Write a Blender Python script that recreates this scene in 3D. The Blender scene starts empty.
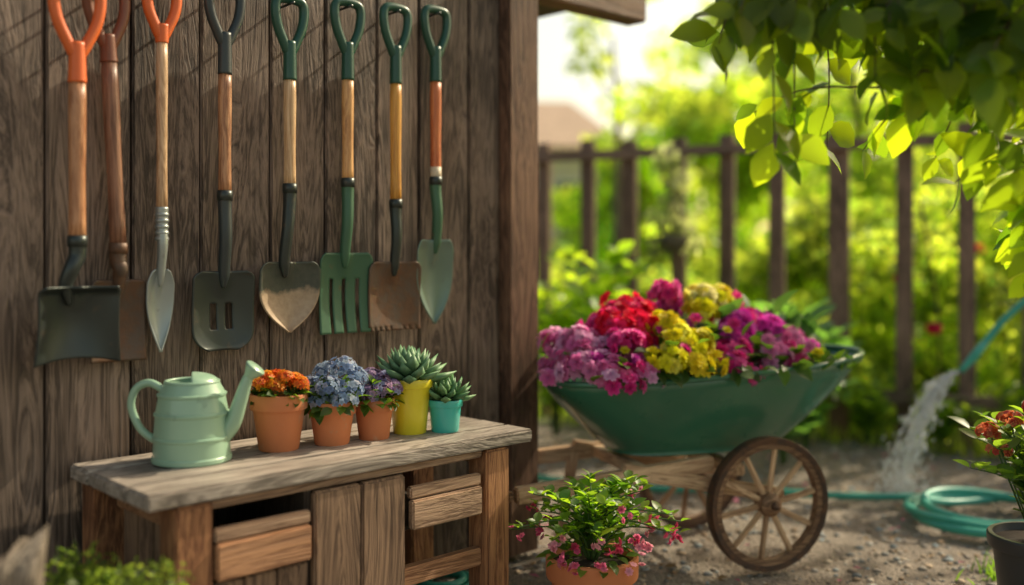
import bpy, bmesh, math, numpy as np
from mathutils import Vector, Matrix
rng=np.random.default_rng(7)
sc=bpy.context.scene
TH=math.atan2(.692,.722)
P0=np.array([-1.0,2.19,0.0]); U=np.array([.722,.692,0]); N=np.array([.692,-.722,0])
# ---------------------------------------------------------------- nodes / materials
def newmat(name):
    m=bpy.data.materials.new(name); m.use_nodes=True
    nt=m.node_tree; nt.nodes.clear()
    out=nt.nodes.new('ShaderNodeOutputMaterial')
    b=nt.nodes.new('ShaderNodeBsdfPrincipled')
    nt.links.new(b.outputs[0],out.inputs[0])
    return m,nt,b,out
def ramp(nt,fac,stops):
    r=nt.nodes.new('ShaderNodeValToRGB')
    while len(r.color_ramp.elements)<len(stops): r.color_ramp.elements.new(.5)
    for e,(p,c) in zip(r.color_ramp.elements,stops):
        e.position=p; e.color=(c[0],c[1],c[2],1)
    nt.links.new(fac,r.inputs[0]); return r
def noise(nt,vec,scale,detail=4,rough=.55,dist=0):
    n=nt.nodes.new('ShaderNodeTexNoise'); n.inputs['Scale'].default_value=scale
    n.inputs['Detail'].default_value=detail; n.inputs['Roughness'].default_value=rough
    n.inputs['Distortion'].default_value=dist
    if vec is not None: nt.links.new(vec,n.inputs['Vector'])
    return n
def mixc(nt,fac,a,b,mode='MIX'):
    m=nt.nodes.new('ShaderNodeMix'); m.data_type='RGBA'; m.blend_type=mode
    for v,i in ((fac,0),(a,6),(b,7)):
        if hasattr(v,'links'): nt.links.new(v,m.inputs[i])
        elif i==0: m.inputs[0].default_value=v
        else: m.inputs[i].default_value=(v[0],v[1],v[2],1)
    return m.outputs[2]
def math_(nt,op,a,b=None,clamp=False):
    m=nt.nodes.new('ShaderNodeMath'); m.operation=op; m.use_clamp=clamp
    for i,v in enumerate((a,b)):
        if v is None: continue
        if hasattr(v,'links'): nt.links.new(v,m.inputs[i])
        else: m.inputs[i].default_value=v
    return m.outputs[0]
def bump(nt,b,h,strength,dist=.01):
    bp=nt.nodes.new('ShaderNodeBump'); bp.inputs['Strength'].default_value=strength
    bp.inputs['Distance'].default_value=dist
    nt.links.new(h,bp.inputs['Height']); nt.links.new(bp.outputs[0],b.inputs['Normal'])
def coords(nt,scale,randoff=True):
    tc=nt.nodes.new('ShaderNodeTexCoord'); v=tc.outputs['Object']
    if randoff:
        oi=nt.nodes.new('ShaderNodeObjectInfo')
        mu=math_(nt,'MULTIPLY',oi.outputs['Random'],31.7)
        cb=nt.nodes.new('ShaderNodeCombineXYZ')
        for i in range(3): nt.links.new(mu,cb.inputs[i])
        ad=nt.nodes.new('ShaderNodeVectorMath'); ad.operation='ADD'
        nt.links.new(v,ad.inputs[0]); nt.links.new(cb.outputs[0],ad.inputs[1]); v=ad.outputs[0]
    mp=nt.nodes.new('ShaderNodeMapping'); mp.inputs['Scale'].default_value=scale
    nt.links.new(v,mp.inputs['Vector']); return mp.outputs[0],v
def wood(name,dark,light,axis='Z',rough=.62,grain=1.0,bumps=.6,spec=.4,vary=.45):
    m,nt,b,o=newmat(name)
    i='XYZ'.index(axis)
    s1=[13,13,13]; s1[i]=1.3
    s2=[120,120,120]; s2[i]=4
    v1,raw=coords(nt,s1); v2,_=coords(nt,s2)
    n1=noise(nt,v1,grain,6,.6,1.6); n2=noise(nt,v2,grain,4,.6,.3); n3=noise(nt,raw,3.2,3,.5)
    w2=math_(nt,'PINGPONG',math_(nt,'MULTIPLY',n1.outputs[0],9.0),.5)
    f=math_(nt,'ADD',math_(nt,'MULTIPLY',w2,.8),math_(nt,'MULTIPLY',n2.outputs[0],.7))
    f=math_(nt,'ADD',f,math_(nt,'MULTIPLY',math_(nt,'SUBTRACT',n3.outputs[0],.5),.9))
    mid=[(a+c)/2 for a,c in zip(dark,light)]
    r=ramp(nt,f,[(.18,[c*.45 for c in dark]),(.38,dark),(.6,mid),(.85,light)])
    oi=nt.nodes.new('ShaderNodeObjectInfo')
    k=math_(nt,'ADD',math_(nt,'MULTIPLY',oi.outputs['Random'],vary),1-vary/2)
    cb=nt.nodes.new('ShaderNodeCombineColor')
    for q in range(3): nt.links.new(k,cb.inputs[q])
    col=mixc(nt,1.0,r.outputs[0],cb.outputs[0],'MULTIPLY')
    nt.links.new(col,b.inputs['Base Color'])
    b.inputs['Roughness'].default_value=rough; b.inputs['Specular IOR Level'].default_value=spec
    bump(nt,b,f,bumps,.004)
    return m
def paint(name,col,rough=.35,rust=None,rustamt=.5,metal=0.0,bumps=.15,coat=0):
    m,nt,b,o=newmat(name)
    v,raw=coords(nt,(1,1,1))
    n=noise(nt,raw,14,6,.65); n2=noise(nt,raw,60,5,.6); n3=noise(nt,raw,4,3,.5)
    c=mixc(nt,n3.outputs[0],[x*.75 for x in col],[min(1,x*1.2) for x in col])
    if rust is not None:
        r=ramp(nt,math_(nt,'ADD',math_(nt,'MULTIPLY',n.outputs[0],.75),math_(nt,'MULTIPLY',n2.outputs[0],.25)),[(1-rustamt-.06,(0,0,0)),(1-rustamt+.06,(1,1,1))])
        rc=mixc(nt,n2.outputs[0],[x*.5 for x in rust],rust)
        c=mixc(nt,r.outputs[0],c,rc)
    nt.links.new(c,b.inputs['Base Color'])
    rr=math_(nt,'ADD',math_(nt,'MULTIPLY',n.outputs[0],.25),rough-.1)
    nt.links.new(rr,b.inputs['Roughness']); b.inputs['Metallic'].default_value=metal
    b.inputs['Coat Weight'].default_value=coat
    bump(nt,b,n2.outputs[0],bumps,.002)
    return m
def leafmat(name,tint=(4.6,4.0,1.3),fac=.45,rough=.42):
    m,nt,b,o=newmat(name)
    at=nt.nodes.new('ShaderNodeAttribute'); at.attribute_name='Col'
    nt.links.new(at.outputs['Color'],b.inputs['Base Color']); b.inputs['Roughness'].default_value=rough
    if fac<=0: return m
    tr=nt.nodes.new('ShaderNodeBsdfTranslucent')
    vm=nt.nodes.new('ShaderNodeVectorMath'); vm.operation='MULTIPLY'
    nt.links.new(at.outputs['Color'],vm.inputs[0]); vm.inputs[1].default_value=tint
    nt.links.new(vm.outputs[0],tr.inputs['Color'])
    mx=nt.nodes.new('ShaderNodeMixShader'); mx.inputs[0].default_value=fac
    nt.links.new(b.outputs[0],mx.inputs[1]); nt.links.new(tr.outputs[0],mx.inputs[2])
    nt.links.new(mx.outputs[0],o.inputs[0]); return m
LEAF=leafmat('leaf',(5.2,4.4,1.3),.5); LEAFN=leafmat('overhang_leaf',(5.8,4.9,1.0),.6,.4); LEAFB=leafmat('garden_leaf',(4.3,3.7,2.1),.6,.5)
PETAL=leafmat('petal',(1.15,1.15,1.15),.45,.6); SUCC=leafmat('succulent_skin',(1.5,1.5,1.0),.12,.5)
W_WALL=wood('weathered_plank',(.082,.057,.042),(.285,.205,.155),'Z',bumps=1.0)
W_POST=wood('post_wood',(.10,.052,.033),(.26,.145,.09),'Z')
W_BEAM=wood('beam_wood',(.16,.085,.05),(.34,.19,.11),'X')
W_TOP=wood('bench_top_wood',(.25,.21,.175),(.56,.48,.41),'X',.45,bumps=.5,vary=.3)
W_BX=wood('bench_rail_wood',(.20,.092,.045),(.48,.25,.13),'X')
W_BZ=wood('bench_leg_wood',(.22,.09,.042),(.54,.26,.12),'Z')
W_PZ=wood('bench_plank_wood',(.14,.085,.055),(.34,.215,.135),'Z')
W_DR=wood('drawer_wood',(.20,.12,.075),(.48,.31,.20),'X')
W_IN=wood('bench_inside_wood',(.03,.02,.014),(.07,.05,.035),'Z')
W_FEN=wood('fence_wood',(.12,.075,.055),(.30,.19,.14),'Z')
W_FENX=wood('fence_rail_wood',(.15,.095,.07),(.36,.24,.18),'X')
W_CART=wood('cart_wood',(.36,.21,.12),(.72,.50,.31),'X',bumps=.35,vary=.2)
W_SPOKE=wood('spoke_wood',(.17,.09,.05),(.42,.25,.14),'X',bumps=.4,vary=.25)
W_ROOF=wood('roof_wood',(.05,.035,.025),(.12,.08,.06),'X')
TERRA=paint('terracotta',(.57,.19,.075),.75,(.58,.33,.2),.36,bumps=.4)
SOIL=paint('potting_soil',(.03,.02,.014),.95,(.06,.04,.03),.5,bumps=1)
# ---------------------------------------------------------------- mesh helpers
def obj(name,verts,faces,mat,parent=None,smooth=True,loc=(0,0,0),rot=(0,0,0)):
    me=bpy.data.meshes.new(name); me.from_pydata([tuple(map(float,v)) for v in verts],[],faces); me.update()
    if smooth: me.polygons.foreach_set('use_smooth',[True]*len(me.polygons))
    ob=bpy.data.objects.new(name,me); sc.collection.objects.link(ob)
    if mat: me.materials.append(mat)
    ob.location=loc; ob.rotation_euler=rot
    if parent: ob.parent=parent
    return ob
def empty(name,loc,rz=0):
    e=bpy.data.objects.new(name,None); e.empty_display_size=.05; sc.collection.objects.link(e)
    e.location=loc; e.rotation_euler=(0,0,rz); return e
def wallframe(name,a,b,z=0):
    p=P0+a*U+b*N; return empty(name,(p[0],p[1],z),TH)
def box(name,c,s,mat,parent=None,bev=.004,rot=(0,0,0)):
    bm=bmesh.new(); bmesh.ops.create_cube(bm,size=1)
    bmesh.ops.scale(bm,vec=s,verts=bm.verts)
    if bev>0: bmesh.ops.bevel(bm,geom=bm.edges[:],offset=min(bev,min(s)*.3),segments=2,affect='EDGES')
    me=bpy.data.meshes.new(name); bm.to_mesh(me); bm.free()
    me.materials.append(mat)
    ob=bpy.data.objects.new(name,me); sc.collection.objects.link(ob)
    ob.location=c; ob.rotation_euler=rot
    if parent: ob.parent=parent
    return ob
def beam(name,p,q,w,h,mat,parent=None,bev=.004):
    p=Vector(p);q=Vector(q);d=q-p;L=d.length;x=d.normalized()
    z=Vector((0,0,1)); z=(z-x*z.dot(x)); 
    if z.length<1e-3: z=Vector((0,1,0))
    z.normalize(); y=z.cross(x)
    ob=box(name,(0,0,0),(L,w,h),mat,parent,bev)
    M=Matrix((x,y,z)).transposed().to_4x4(); M.translation=(p+q)/2
    ob.matrix_local=M
    return ob
def smoothpts(pts,n=8,closed=False):
    P=[np.array(p,float) for p in pts]; out=[]
    m=len(P); rngi=range(m if closed else m-1)
    for i in rngi:
        if closed: a,b,c,d=P[(i-1)%m],P[i],P[(i+1)%m],P[(i+2)%m]
        else: a,b,c,d=P[max(i-1,0)],P[i],P[i+1],P[min(i+2,m-1)]
        for k in range(n):
            t=k/n
            out.append(.5*((2*b)+(-a+c)*t+(2*a-5*b+4*c-d)*t*t+(-a+3*b-3*c+d)*t**3))
    if not closed: out.append(P[-1])
    return out
def tubegeo(pts,rad,segs=10,closed=False):
    P=[np.array(p,float) for p in pts]; n=len(P)
    if np.isscalar(rad): rad=[rad]*n
    T=[]
    for i in range(n):
        a=P[(i-1)%n] if (closed or i>0) else P[i]; b=P[(i+1)%n] if (closed or i<n-1) else P[i]
        d=b-a; T.append(d/(np.linalg.norm(d)+1e-9))
    up=np.array([0,1,0.]) if abs(T[0][1])<.9 else np.array([1.,0,0])
    v=[];f=[]
    x=np.cross(up,T[0]); x/=np.linalg.norm(x)
    for i in range(n):
        x=x-T[i]*x.dot(T[i]); x/=np.linalg.norm(x)+1e-9; y=np.cross(T[i],x)
        for k in range(segs):
            an=2*math.pi*k/segs
            v.append(P[i]+rad[i]*(math.cos(an)*x+math.sin(an)*y))
    R=n if closed else n-1
    for i in range(R):
        for k in range(segs):
            a=i*segs+k;b=i*segs+(k+1)%segs;c=((i+1)%n)*segs+(k+1)%segs;d=((i+1)%n)*segs+k
            f.append((a,b,c,d))
    if not closed:
        f.append(tuple(range(segs))[::-1]); f.append(tuple((n-1)*segs+k for k in range(segs)))
    return v,f
def tube(name,pts,rad,mat,parent=None,segs=10,closed=False):
    v,f=tubegeo(pts,rad,segs,closed); return obj(name,v,f,mat,parent)
def lathe(name,prof,mat,parent=None,segs=36,loc=(0,0,0),sx=1,sy=1,rot=(0,0,0)):
    v=[];f=[]
    for r,z in prof:
        for k in range(segs):
            a=2*math.pi*k/segs; v.append((r*math.cos(a)*sx,r*math.sin(a)*sy,z))
    for i in range(len(prof)-1):
        for k in range(segs):
            f.append((i*segs+k,i*segs+(k+1)%segs,(i+1)*segs+(k+1)%segs,(i+1)*segs+k))
    ob=obj(name,v,f,mat,parent,loc=loc,rot=rot)
    return ob
def autosm(ob,ang=40):
    me=ob.data
    bm=bmesh.new(); bm.from_mesh(me)
    for e in bm.edges:
        if len(e.link_faces)==2 and e.calc_face_angle()>math.radians(ang): e.smooth=False
    bm.to_mesh(me); bm.free()
def norm(v): return v/(np.linalg.norm(v,axis=-1,keepdims=True)+1e-9)
def basis(y,n):
    y=norm(y); n=norm(n-y*np.sum(n*y,-1,keepdims=True)); x=np.cross(y,n)
    return np.stack([x,y,n],axis=1)   # rows
def scatter(name,tpl,pos,R,size,col,mat,parent=None,smooth=False,shade=None):
    tv,tf=tpl; tv=np.array(tv,float); tf=np.array(tf,int)
    n=len(pos); size=np.asarray(size,float)
    if size.ndim==0: size=np.full(n,size)
    if size.ndim==1: size=size[:,None].repeat(3,1)
    V=np.einsum('nvk,nkj->nvj',tv[None]*size[:,None,:],R)+pos[:,None,:]
    nv=len(tv); F=(tf[None]+(np.arange(n)*nv)[:,None,None]).reshape(-1)
    fs=tf.shape[1]; nf=len(F)//fs
    me=bpy.data.meshes.new(name)
    me.vertices.add(n*nv); me.vertices.foreach_set('co',V.reshape(-1).astype(np.float32))
    me.loops.add(len(F)); me.loops.foreach_set('vertex_index',F.astype(np.int32))
    me.polygons.add(nf); me.polygons.foreach_set('loop_start',(np.arange(nf)*fs).astype(np.int32))
    me.update(calc_edges=True)
    c=np.ones((n,nv,4),np.float32); c[:,:,:3]=np.asarray(col)[:,None,:]
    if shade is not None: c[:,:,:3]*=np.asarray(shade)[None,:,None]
    a=me.color_attributes.new('Col','FLOAT_COLOR','POINT'); a.data.foreach_set('color',c.reshape(-1))
    me.materials.append(mat)
    if smooth: me.polygons.foreach_set('use_smooth',[True]*nf)
    ob=bpy.data.objects.new(name,me); sc.collection.objects.link(ob)
    if parent: ob.parent=parent
    return ob
LA=([(0,0,0),(.28,.45,.08),(0,1,-.08),(-.28,.45,.08)],[(0,1,2),(0,2,3)])
LB=([(0,0,0),(0,.25,-.01),(0,.5,-.03),(0,.75,-.08),(0,1,-.18),
     (.22,.22,.05),(.31,.48,.05),(.2,.76,-.03),(-.22,.22,.05),(-.31,.48,.05),(-.2,.76,-.03),(0,-.15,.01),(.012,-.15,.01)],
    [(0,5,1),(1,5,6),(1,6,2),(2,6,7),(2,7,3),(3,7,4),(0,1,8),(1,9,8),(1,2,9),(2,10,9),(2,3,10),(3,4,10),(0,11,12)])
def floret(k=5,w=.42):
    v=[(0,0,.08)];f=[]
    for i in range(k):
        a=2*math.pi*i/k; c,s=math.cos(a),math.sin(a)
        def R(x,y,z): return (c*x-s*y,s*x+c*y,z)
        b=len(v); v+= [R(.55,-w,.16),R(1,-.12,.08),R(1,.14,.1),R(.55,w,.12)]
        f+=[(0,b,b+1),(0,b+1,b+2),(0,b+2,b+3)]
    return (v,f)
FL5=floret(); FL8=floret(7,.3)
def ruffle():
    v=[];f=[]
    for (k,rad,lift,off,w) in ((6,1.0,.10,0,.40),(5,.66,.34,.5,.32),(4,.36,.46,.2,.22)):
        for i in range(k):
            a=2*math.pi*(i+off)/k; c,s=math.cos(a),math.sin(a)
            def R(x,y,z): return (c*x-s*y,s*x+c*y,z)
            b=len(v); v+=[R(0,0,lift*.3),R(rad*.55,-w,lift+.10),R(rad,-w*.45,lift+.02),R(rad*.93,0,lift+.12),R(rad,w*.5,lift-.02),R(rad*.55,w,lift+.06)]
            f+=[(b,b+1,b+2),(b,b+2,b+3),(b,b+3,b+4),(b,b+4,b+5)]
    sh=[]
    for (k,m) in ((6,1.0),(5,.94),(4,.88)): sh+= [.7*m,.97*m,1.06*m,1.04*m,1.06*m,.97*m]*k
    return (v,f),sh
RUF,RSH=ruffle()
BL=([(-.04,0,0),(.04,0,0),(.03,.5,.05),(-.03,.5,.05),(0,1,.25)],[(0,1,2),(0,2,3),(3,2,4)])
t_=(1+5**.5)/2
ICO=(np.array([(-1,t_,0),(1,t_,0),(-1,-t_,0),(1,-t_,0),(0,-1,t_),(0,1,t_),(0,-1,-t_),(0,1,-t_),(t_,0,-1),(t_,0,1),(-t_,0,-1),(-t_,0,1)])/1.9,
 [(0,11,5),(0,5,1),(0,1,7),(0,7,10),(0,10,11),(1,5,9),(5,11,4),(11,10,2),(10,7,6),(7,1,8),(3,9,4),(3,4,2),(3,2,6),(3,6,8),(3,8,9),(4,9,5),(2,4,11),(6,2,10),(8,6,7),(9,8,1)])
def rand_dir(n):
    return norm(rng.normal(size=(n,3)))
G_MID=np.array([.055,.115,.022]); G_YEL=np.array([.12,.17,.02]); G_DK=np.array([.02,.055,.016])
def greens(n,a=G_DK,b=G_YEL,p=1.0):
    t=rng.random(n)[:,None]**p; return (a*(1-t)+b*t)*(.75+.5*rng.random(n)[:,None])
# ---------------------------------------------------------------- foliage generators
def clumpcloud(name,centers,crad,per,lsize,ca,cb,parent=None,mat=None,droop=.3,tpl=LA,smooth=False):
    centers=np.asarray(centers); m=len(centers)
    d=rand_dir(m*per); r=rng.random(m*per)**.45
    crad=np.broadcast_to(np.asarray(crad,float),(m,)).repeat(per)
    pos=centers.repeat(per,0)+d*(r*crad)[:,None]*np.array([1,1,.75])
    ydir=norm(d*.8+rand_dir(m*per)*.8+np.array([0,0,-droop]))
    nr=norm(np.array([0,0,1.])+rand_dir(m*per)*.9)
    br=(.6+.8*rng.random(m)).repeat(per)[:,None]
    col=greens(m*per,ca,cb)*br
    sz=lsize*(.6+.8*rng.random(m*per))
    return scatter(name,tpl,pos,basis(ydir,nr),sz,col,mat or LEAFB,parent,smooth)
BARK=wood('bark',(.09,.06,.04),(.22,.16,.11),'Z',.9,bumps=1)
def tree(name,base,h,cr,ncl=26,per=230,ls=.14,ca=G_DK,cb=G_YEL,z0=.35,tr=.09):
    e=empty(name,base)
    top=np.array([rng.normal()*.2,rng.normal()*.2,h*.85])
    pts=[(0,0,-.1),(rng.normal()*.05,.03,h*.3),(top[0]*.6,top[1]*.6,h*.6),tuple(top)]
    sp=smoothpts(pts,5); tube('trunk',sp,[tr*(1-.8*i/(len(sp)-1)) for i in range(len(sp))],BARK,e,9)
    cs=[]
    for i in range(ncl):
        z=h*(z0+(1.0-z0)*rng.random()); a=rng.random()*6.28
        rr=cr*(.25+.75*rng.random())*math.sin(math.pi*min(.95,max(.12,(z/h-z0)/(1.05-z0)*.85+.15)))
        cs.append((rr*math.cos(a),rr*math.sin(a),z))
    for i,c in enumerate(cs[:12]):
        z1=max(h*.25,c[2]-.5*math.hypot(c[0],c[1])-.1)
        s=np.array([top[0]*z1/h,top[1]*z1/h,z1]); m=(s+np.array(c))/2+np.array([0,0,-.05])
        sp=smoothpts([s,m,c],4); tube('limb_%d'%i,sp,[tr*.35*(1-.8*k/(len(sp)-1)) for k in range(len(sp))],BARK,e,6)
    clumpcloud('crown',cs,cr*.3,per,ls,ca,cb,e)
    return e
def shrub(name,base,r,h,ncl=14,per=240,ls=.07,ca=G_DK,cb=G_YEL):
    e=empty(name,base); cs=[]
    for i in range(ncl):
        a=rng.random()*6.28; z=h*(.1+.85*rng.random()); rr=r*math.sqrt(rng.random())*(1-.45*z/h)
        cs.append((rr*math.cos(a),rr*math.sin(a),z))
    for i,c in enumerate(cs[:7]):
        tube('stem_%d'%i,smoothpts([(0,0,-.02),(c[0]*.4,c[1]*.4,c[2]*.5),c],3),.008,BARK,e,5)
    clumpcloud('foliage',cs,r*.36,per,ls,ca,cb,e)
    return e
# ---------------------------------------------------------------- ground
gm,nt,b,o=newmat('gravel_ground')
tc=nt.nodes.new('ShaderNodeTexCoord'); gv=tc.outputs['Object']
n1=noise(nt,gv,1.3,5,.6); n2=noise(nt,gv,28,6,.7); n3=noise(nt,gv,160,3,.6)
vo=nt.nodes.new('ShaderNodeTexVoronoi'); vo.inputs['Scale'].default_value=85; nt.links.new(gv,vo.inputs['Vector'])
c1=ramp(nt,n2.outputs[0],[(.3,(.13,.10,.078)),(.55,(.30,.245,.195)),(.75,(.48,.41,.34))]).outputs[0]
c2=mixc(nt,.45,c1,mixc(nt,vo.outputs['Color'],(.14,.115,.09),(.48,.41,.34)))
c2=mixc(nt,ramp(nt,n1.outputs[0],[(.44,(0,0,0)),(.62,(.45,.45,.45))]).outputs[0],c2,(.11,.08,.06))
dp=nt.nodes.new('ShaderNodeVectorMath'); dp.operation='DOT_PRODUCT'; nt.links.new(gv,dp.inputs[0]); dp.inputs[1].default_value=(.435,.9,0)
mk=math_(nt,'ADD',math_(nt,'SUBTRACT',dp.outputs['Value'],5.35),math_(nt,'MULTIPLY',n1.outputs[0],.8))
mk=math_(nt,'MULTIPLY',mk,2.5,True)
cg=ramp(nt,n2.outputs[0],[(.3,(.05,.08,.015)),(.7,(.14,.19,.035))]).outputs[0]
nt.links.new(mixc(nt,mk,c2,cg),b.inputs['Base Color']); b.inputs['Roughness'].default_value=.9
hh=math_(nt,'ADD',math_(nt,'MULTIPLY',vo.outputs['Distance'],-.6),n2.outputs[0])
hh=math_(nt,'ADD',hh,math_(nt,'MULTIPLY',n3.outputs[0],.4))
bump(nt,b,hh,.8,.02)
xs=np.concatenate([[-150,-60,-25,-12],np.linspace(-5,8,66),[14,30,70,150]])
ys=np.concatenate([[-60,-20,-8],np.linspace(-2,10,61),[16,30,60,120,200]])
X,Y=np.meshgrid(xs,ys); Z=.008*np.sin(X*3.1+Y*1.7)+.006*np.sin(X*5.3-Y*4.1)-.014
v=np.stack([X,Y,Z],-1).reshape(-1,3); nx=len(xs)
f=[(j*nx+i,j*nx+i+1,(j+1)*nx+i+1,(j+1)*nx+i) for j in range(len(ys)-1) for i in range(nx-1)]
obj('ground',v,f,gm)
n=15000
px=rng.uniform(-1.6,3.6,n); py=rng.uniform(1.6,5.3,n)
sz=.004+.010*rng.random(n)**2.5; g=(.18+.38*rng.random(n)**1.5)[:,None]
col=g*np.array([1,.88,.76])*(1+.15*rng.normal(size=(n,1))*np.array([1,0,-1]))
pm=leafmat('pebble_stone',(0,0,0),0,.8)
pz=.008*np.sin(px*3.1+py*1.7)+.006*np.sin(px*5.3-py*4.1)-.014
S=np.stack([sz*(.8+.5*rng.random(n)),sz*(.8+.5*rng.random(n)),sz*.6],1)
a=rng.random(n)*6.28; R=np.zeros((n,3,3)); R[:,0,0]=np.cos(a);R[:,0,1]=np.sin(a);R[:,1,0]=-np.sin(a);R[:,1,1]=np.cos(a);R[:,2,2]=1
scatter('gravel',ICO,np.stack([px,py,pz+sz*.2],1),R,S,np.clip(col,.02,.6),pm,smooth=False)
n=260; pos=np.stack([rng.uniform(-.1,3,n),rng.uniform(2.5,4.9,n),np.full(n,.012)],1)
cc=np.where(rng.random((n,1))<.25,np.array([[.6,.16,.28]]),np.array([[.25,.16,.07]]))*(.6+.6*rng.random((n,1)))
scatter('leaf_litter',LA,pos,basis(rand_dir(n)*np.array([1,1,.1]),np.array([0,0,1.])+rand_dir(n)*.3),.02+.025*rng.random(n),cc,PETAL)
# ---------------------------------------------------------------- shed
shed=wallframe('wooden_shed',0,0)
a=-1.3; i=0
ws=[.19,.17,.2,.18,.21,.17,.16,.19,.17,.19,.165,.17,.15,.19,.17]
while a<1.33:
    w=ws[i%len(ws)]; w=min(w,1.335-a)
    if w<.03: break
    box('wall_plank_%d'%i,(a+w/2,.0125+rng.uniform(-.0,.004),.95),(w-.005,.025,1.9),W_WALL,shed,.004,rot=(0,0,rng.normal()*.004))
    a+=w; i+=1
box('wall_backing',(.02,.045,.95),(2.7,.03,1.9),W_IN,shed,0)
box('corner_post',(1.402,.015,.94),(.13,.11,1.88),W_POST,shed,.006)
box('side_wall',(1.37,.9,.93),(.05,1.65,1.86),W_WALL,shed,0)
box('side_wall_far',(-1.3,.9,.93),(.05,1.65,1.86),W_WALL,shed,0)
box('back_wall',(.03,1.73,.93),(2.7,.03,1.86),W_WALL,shed,0)
box('eave_beam',(1.75,.02,1.815),(.56,.09,.10),W_BEAM,shed,.006)
box('roof',(.35,.86,1.895),(3.36,1.75,.05),W_ROOF,shed,.006)
# ---------------------------------------------------------------- tools
STEEL_DK=paint('dark_enamel_steel',(.045,.055,.052),.34,(.13,.10,.07),.34,metal=.5)
STEEL_RU=paint('rusty_steel',(.11,.075,.055),.5,(.17,.085,.045),.5,metal=.3,bumps=.6)
STEEL_GR=paint('grey_steel',(.36,.40,.39),.34,(.18,.15,.11),.34,metal=.5)
STEEL_GN=paint('green_enamel_steel',(.05,.13,.075),.38,(.15,.12,.07),.36,metal=.15)
STEEL_G2=paint('grey_green_steel',(.17,.24,.2),.36,(.13,.11,.08),.36,metal=.4)
PL_OR=paint('orange_grip',(.68,.13,.025),.38); PL_GN=paint('green_grip',(.015,.075,.048),.3); PL_DK=paint('charcoal_grip',(.03,.04,.042),.35)
PL_BR=paint('brown_grip',(.20,.07,.035),.4)
SH=[wood('handle_wood_%d'%i,d,l,'Z',.38,bumps=.25,spec=.5,vary=.15) for i,(d,l) in enumerate([
 ((.30,.12,.05),(.52,.26,.13)),((.14,.06,.033),(.30,.15,.09)),((.42,.25,.13),(.68,.46,.28)),((.32,.14,.065),(.58,.31,.16)),
 ((.46,.27,.13),(.72,.50,.29)),((.46,.22,.08),(.70,.39,.16)),((.55,.24,.04),(.80,.42,.09)),((.46,.11,.035),(.66,.21,.07))])]
CREAM=paint('cream_band',(.6,.5,.36),.5)
mw,nt,b,o=newmat('worn_blade'); v,raw=coords(nt,(1,1,1),False); sx=nt.nodes.new('ShaderNodeSeparateXYZ'); nt.links.new(raw,sx.inputs[0])
nn=noise(nt,raw,22,5,.6); nn2=noise(nt,raw,70,4,.6)
fz=math_(nt,'ADD',sx.outputs[2],math_(nt,'MULTIPLY',math_(nt,'SUBTRACT',nn.outputs[0],.5),.06))
r=ramp(nt,math_(nt,'MULTIPLY',math_(nt,'ADD',fz,.18),5.55),[(.56,(1,1,1)),(.64,(0,0,0))])
nt.links.new(mixc(nt,r.outputs[0],mixc(nt,nn2.outputs[0],(.03,.045,.035),(.09,.09,.07)),mixc(nt,nn2.outputs[0],(.24,.16,.10),(.5,.38,.26))),b.inputs['Base Color'])
b.inputs['Roughness'].default_value=.5; b.inputs['Metallic'].default_value=.1; bump(nt,b,nn2.outputs[0],.3,.003)
def f_wide(v): return .96+.05*(v-.5)-.05*math.sin(math.pi*v)+(-.12*(1-v/.06) if v<.06 else 0)
def f_sq(v): return (.80+.2*math.sqrt(v/.1) if v<.1 else 1.0)-.02*v
def f_round(v): return (.72+.28*math.sqrt(v/.08)) if v<.08 else (1.0 if v<.7 else max(.42,math.sqrt(max(0,1-((v-.7)/.33)**2.6))))
def f_point(v): return (.75+.25*math.sqrt(v/.12)) if v<.12 else (1.0 if v<.35 else max(.03,1-((v-.35)/.65)**2.3))
def f_trowel(v): return (.45+.55*math.sqrt(v/.18)) if v<.18 else (1.0 if v<.35 else max(.05,1-((v-.35)/.65)**1.8))
def blade(name,W,H,pf,curve,mat,parent,ztop,x0=0,skip=None,nx=28,ny=34,roll=0,belly=.012):
    v=[];f=[]
    for j in range(ny+1):
        t=j/ny; hw=W/2*pf(t)
        for i in range(nx+1):
            s=-1+2*i/nx
            y=-curve*s*s*W*math.sin(math.pi*min(1,.25+t*.6))+ belly*math.sin(t*math.pi) + roll*max(0,1-t/.12)**2*-.02
            y+= -.012*max(0,1-t/.35)*math.exp(-(s/.18)**2)
            v.append((x0+s*hw,y+.01,-t*H-(.012*s*s if roll else 0)*math.sin(t*1.5)))
    for j in range(ny):
        for i in range(nx):
            s=-1+2*(i+.5)/nx; t=(j+.5)/ny
            if skip and skip(s,t): continue
            k=j*(nx+1)+i; f.append((k,k+nx+1,k+nx+2,k+1))
    ob=obj(name,v,f,mat,parent,loc=(0,0,ztop))
    m=ob.modifiers.new('s','SOLIDIFY'); m.thickness=.004; m.offset=0
    return ob
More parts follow.
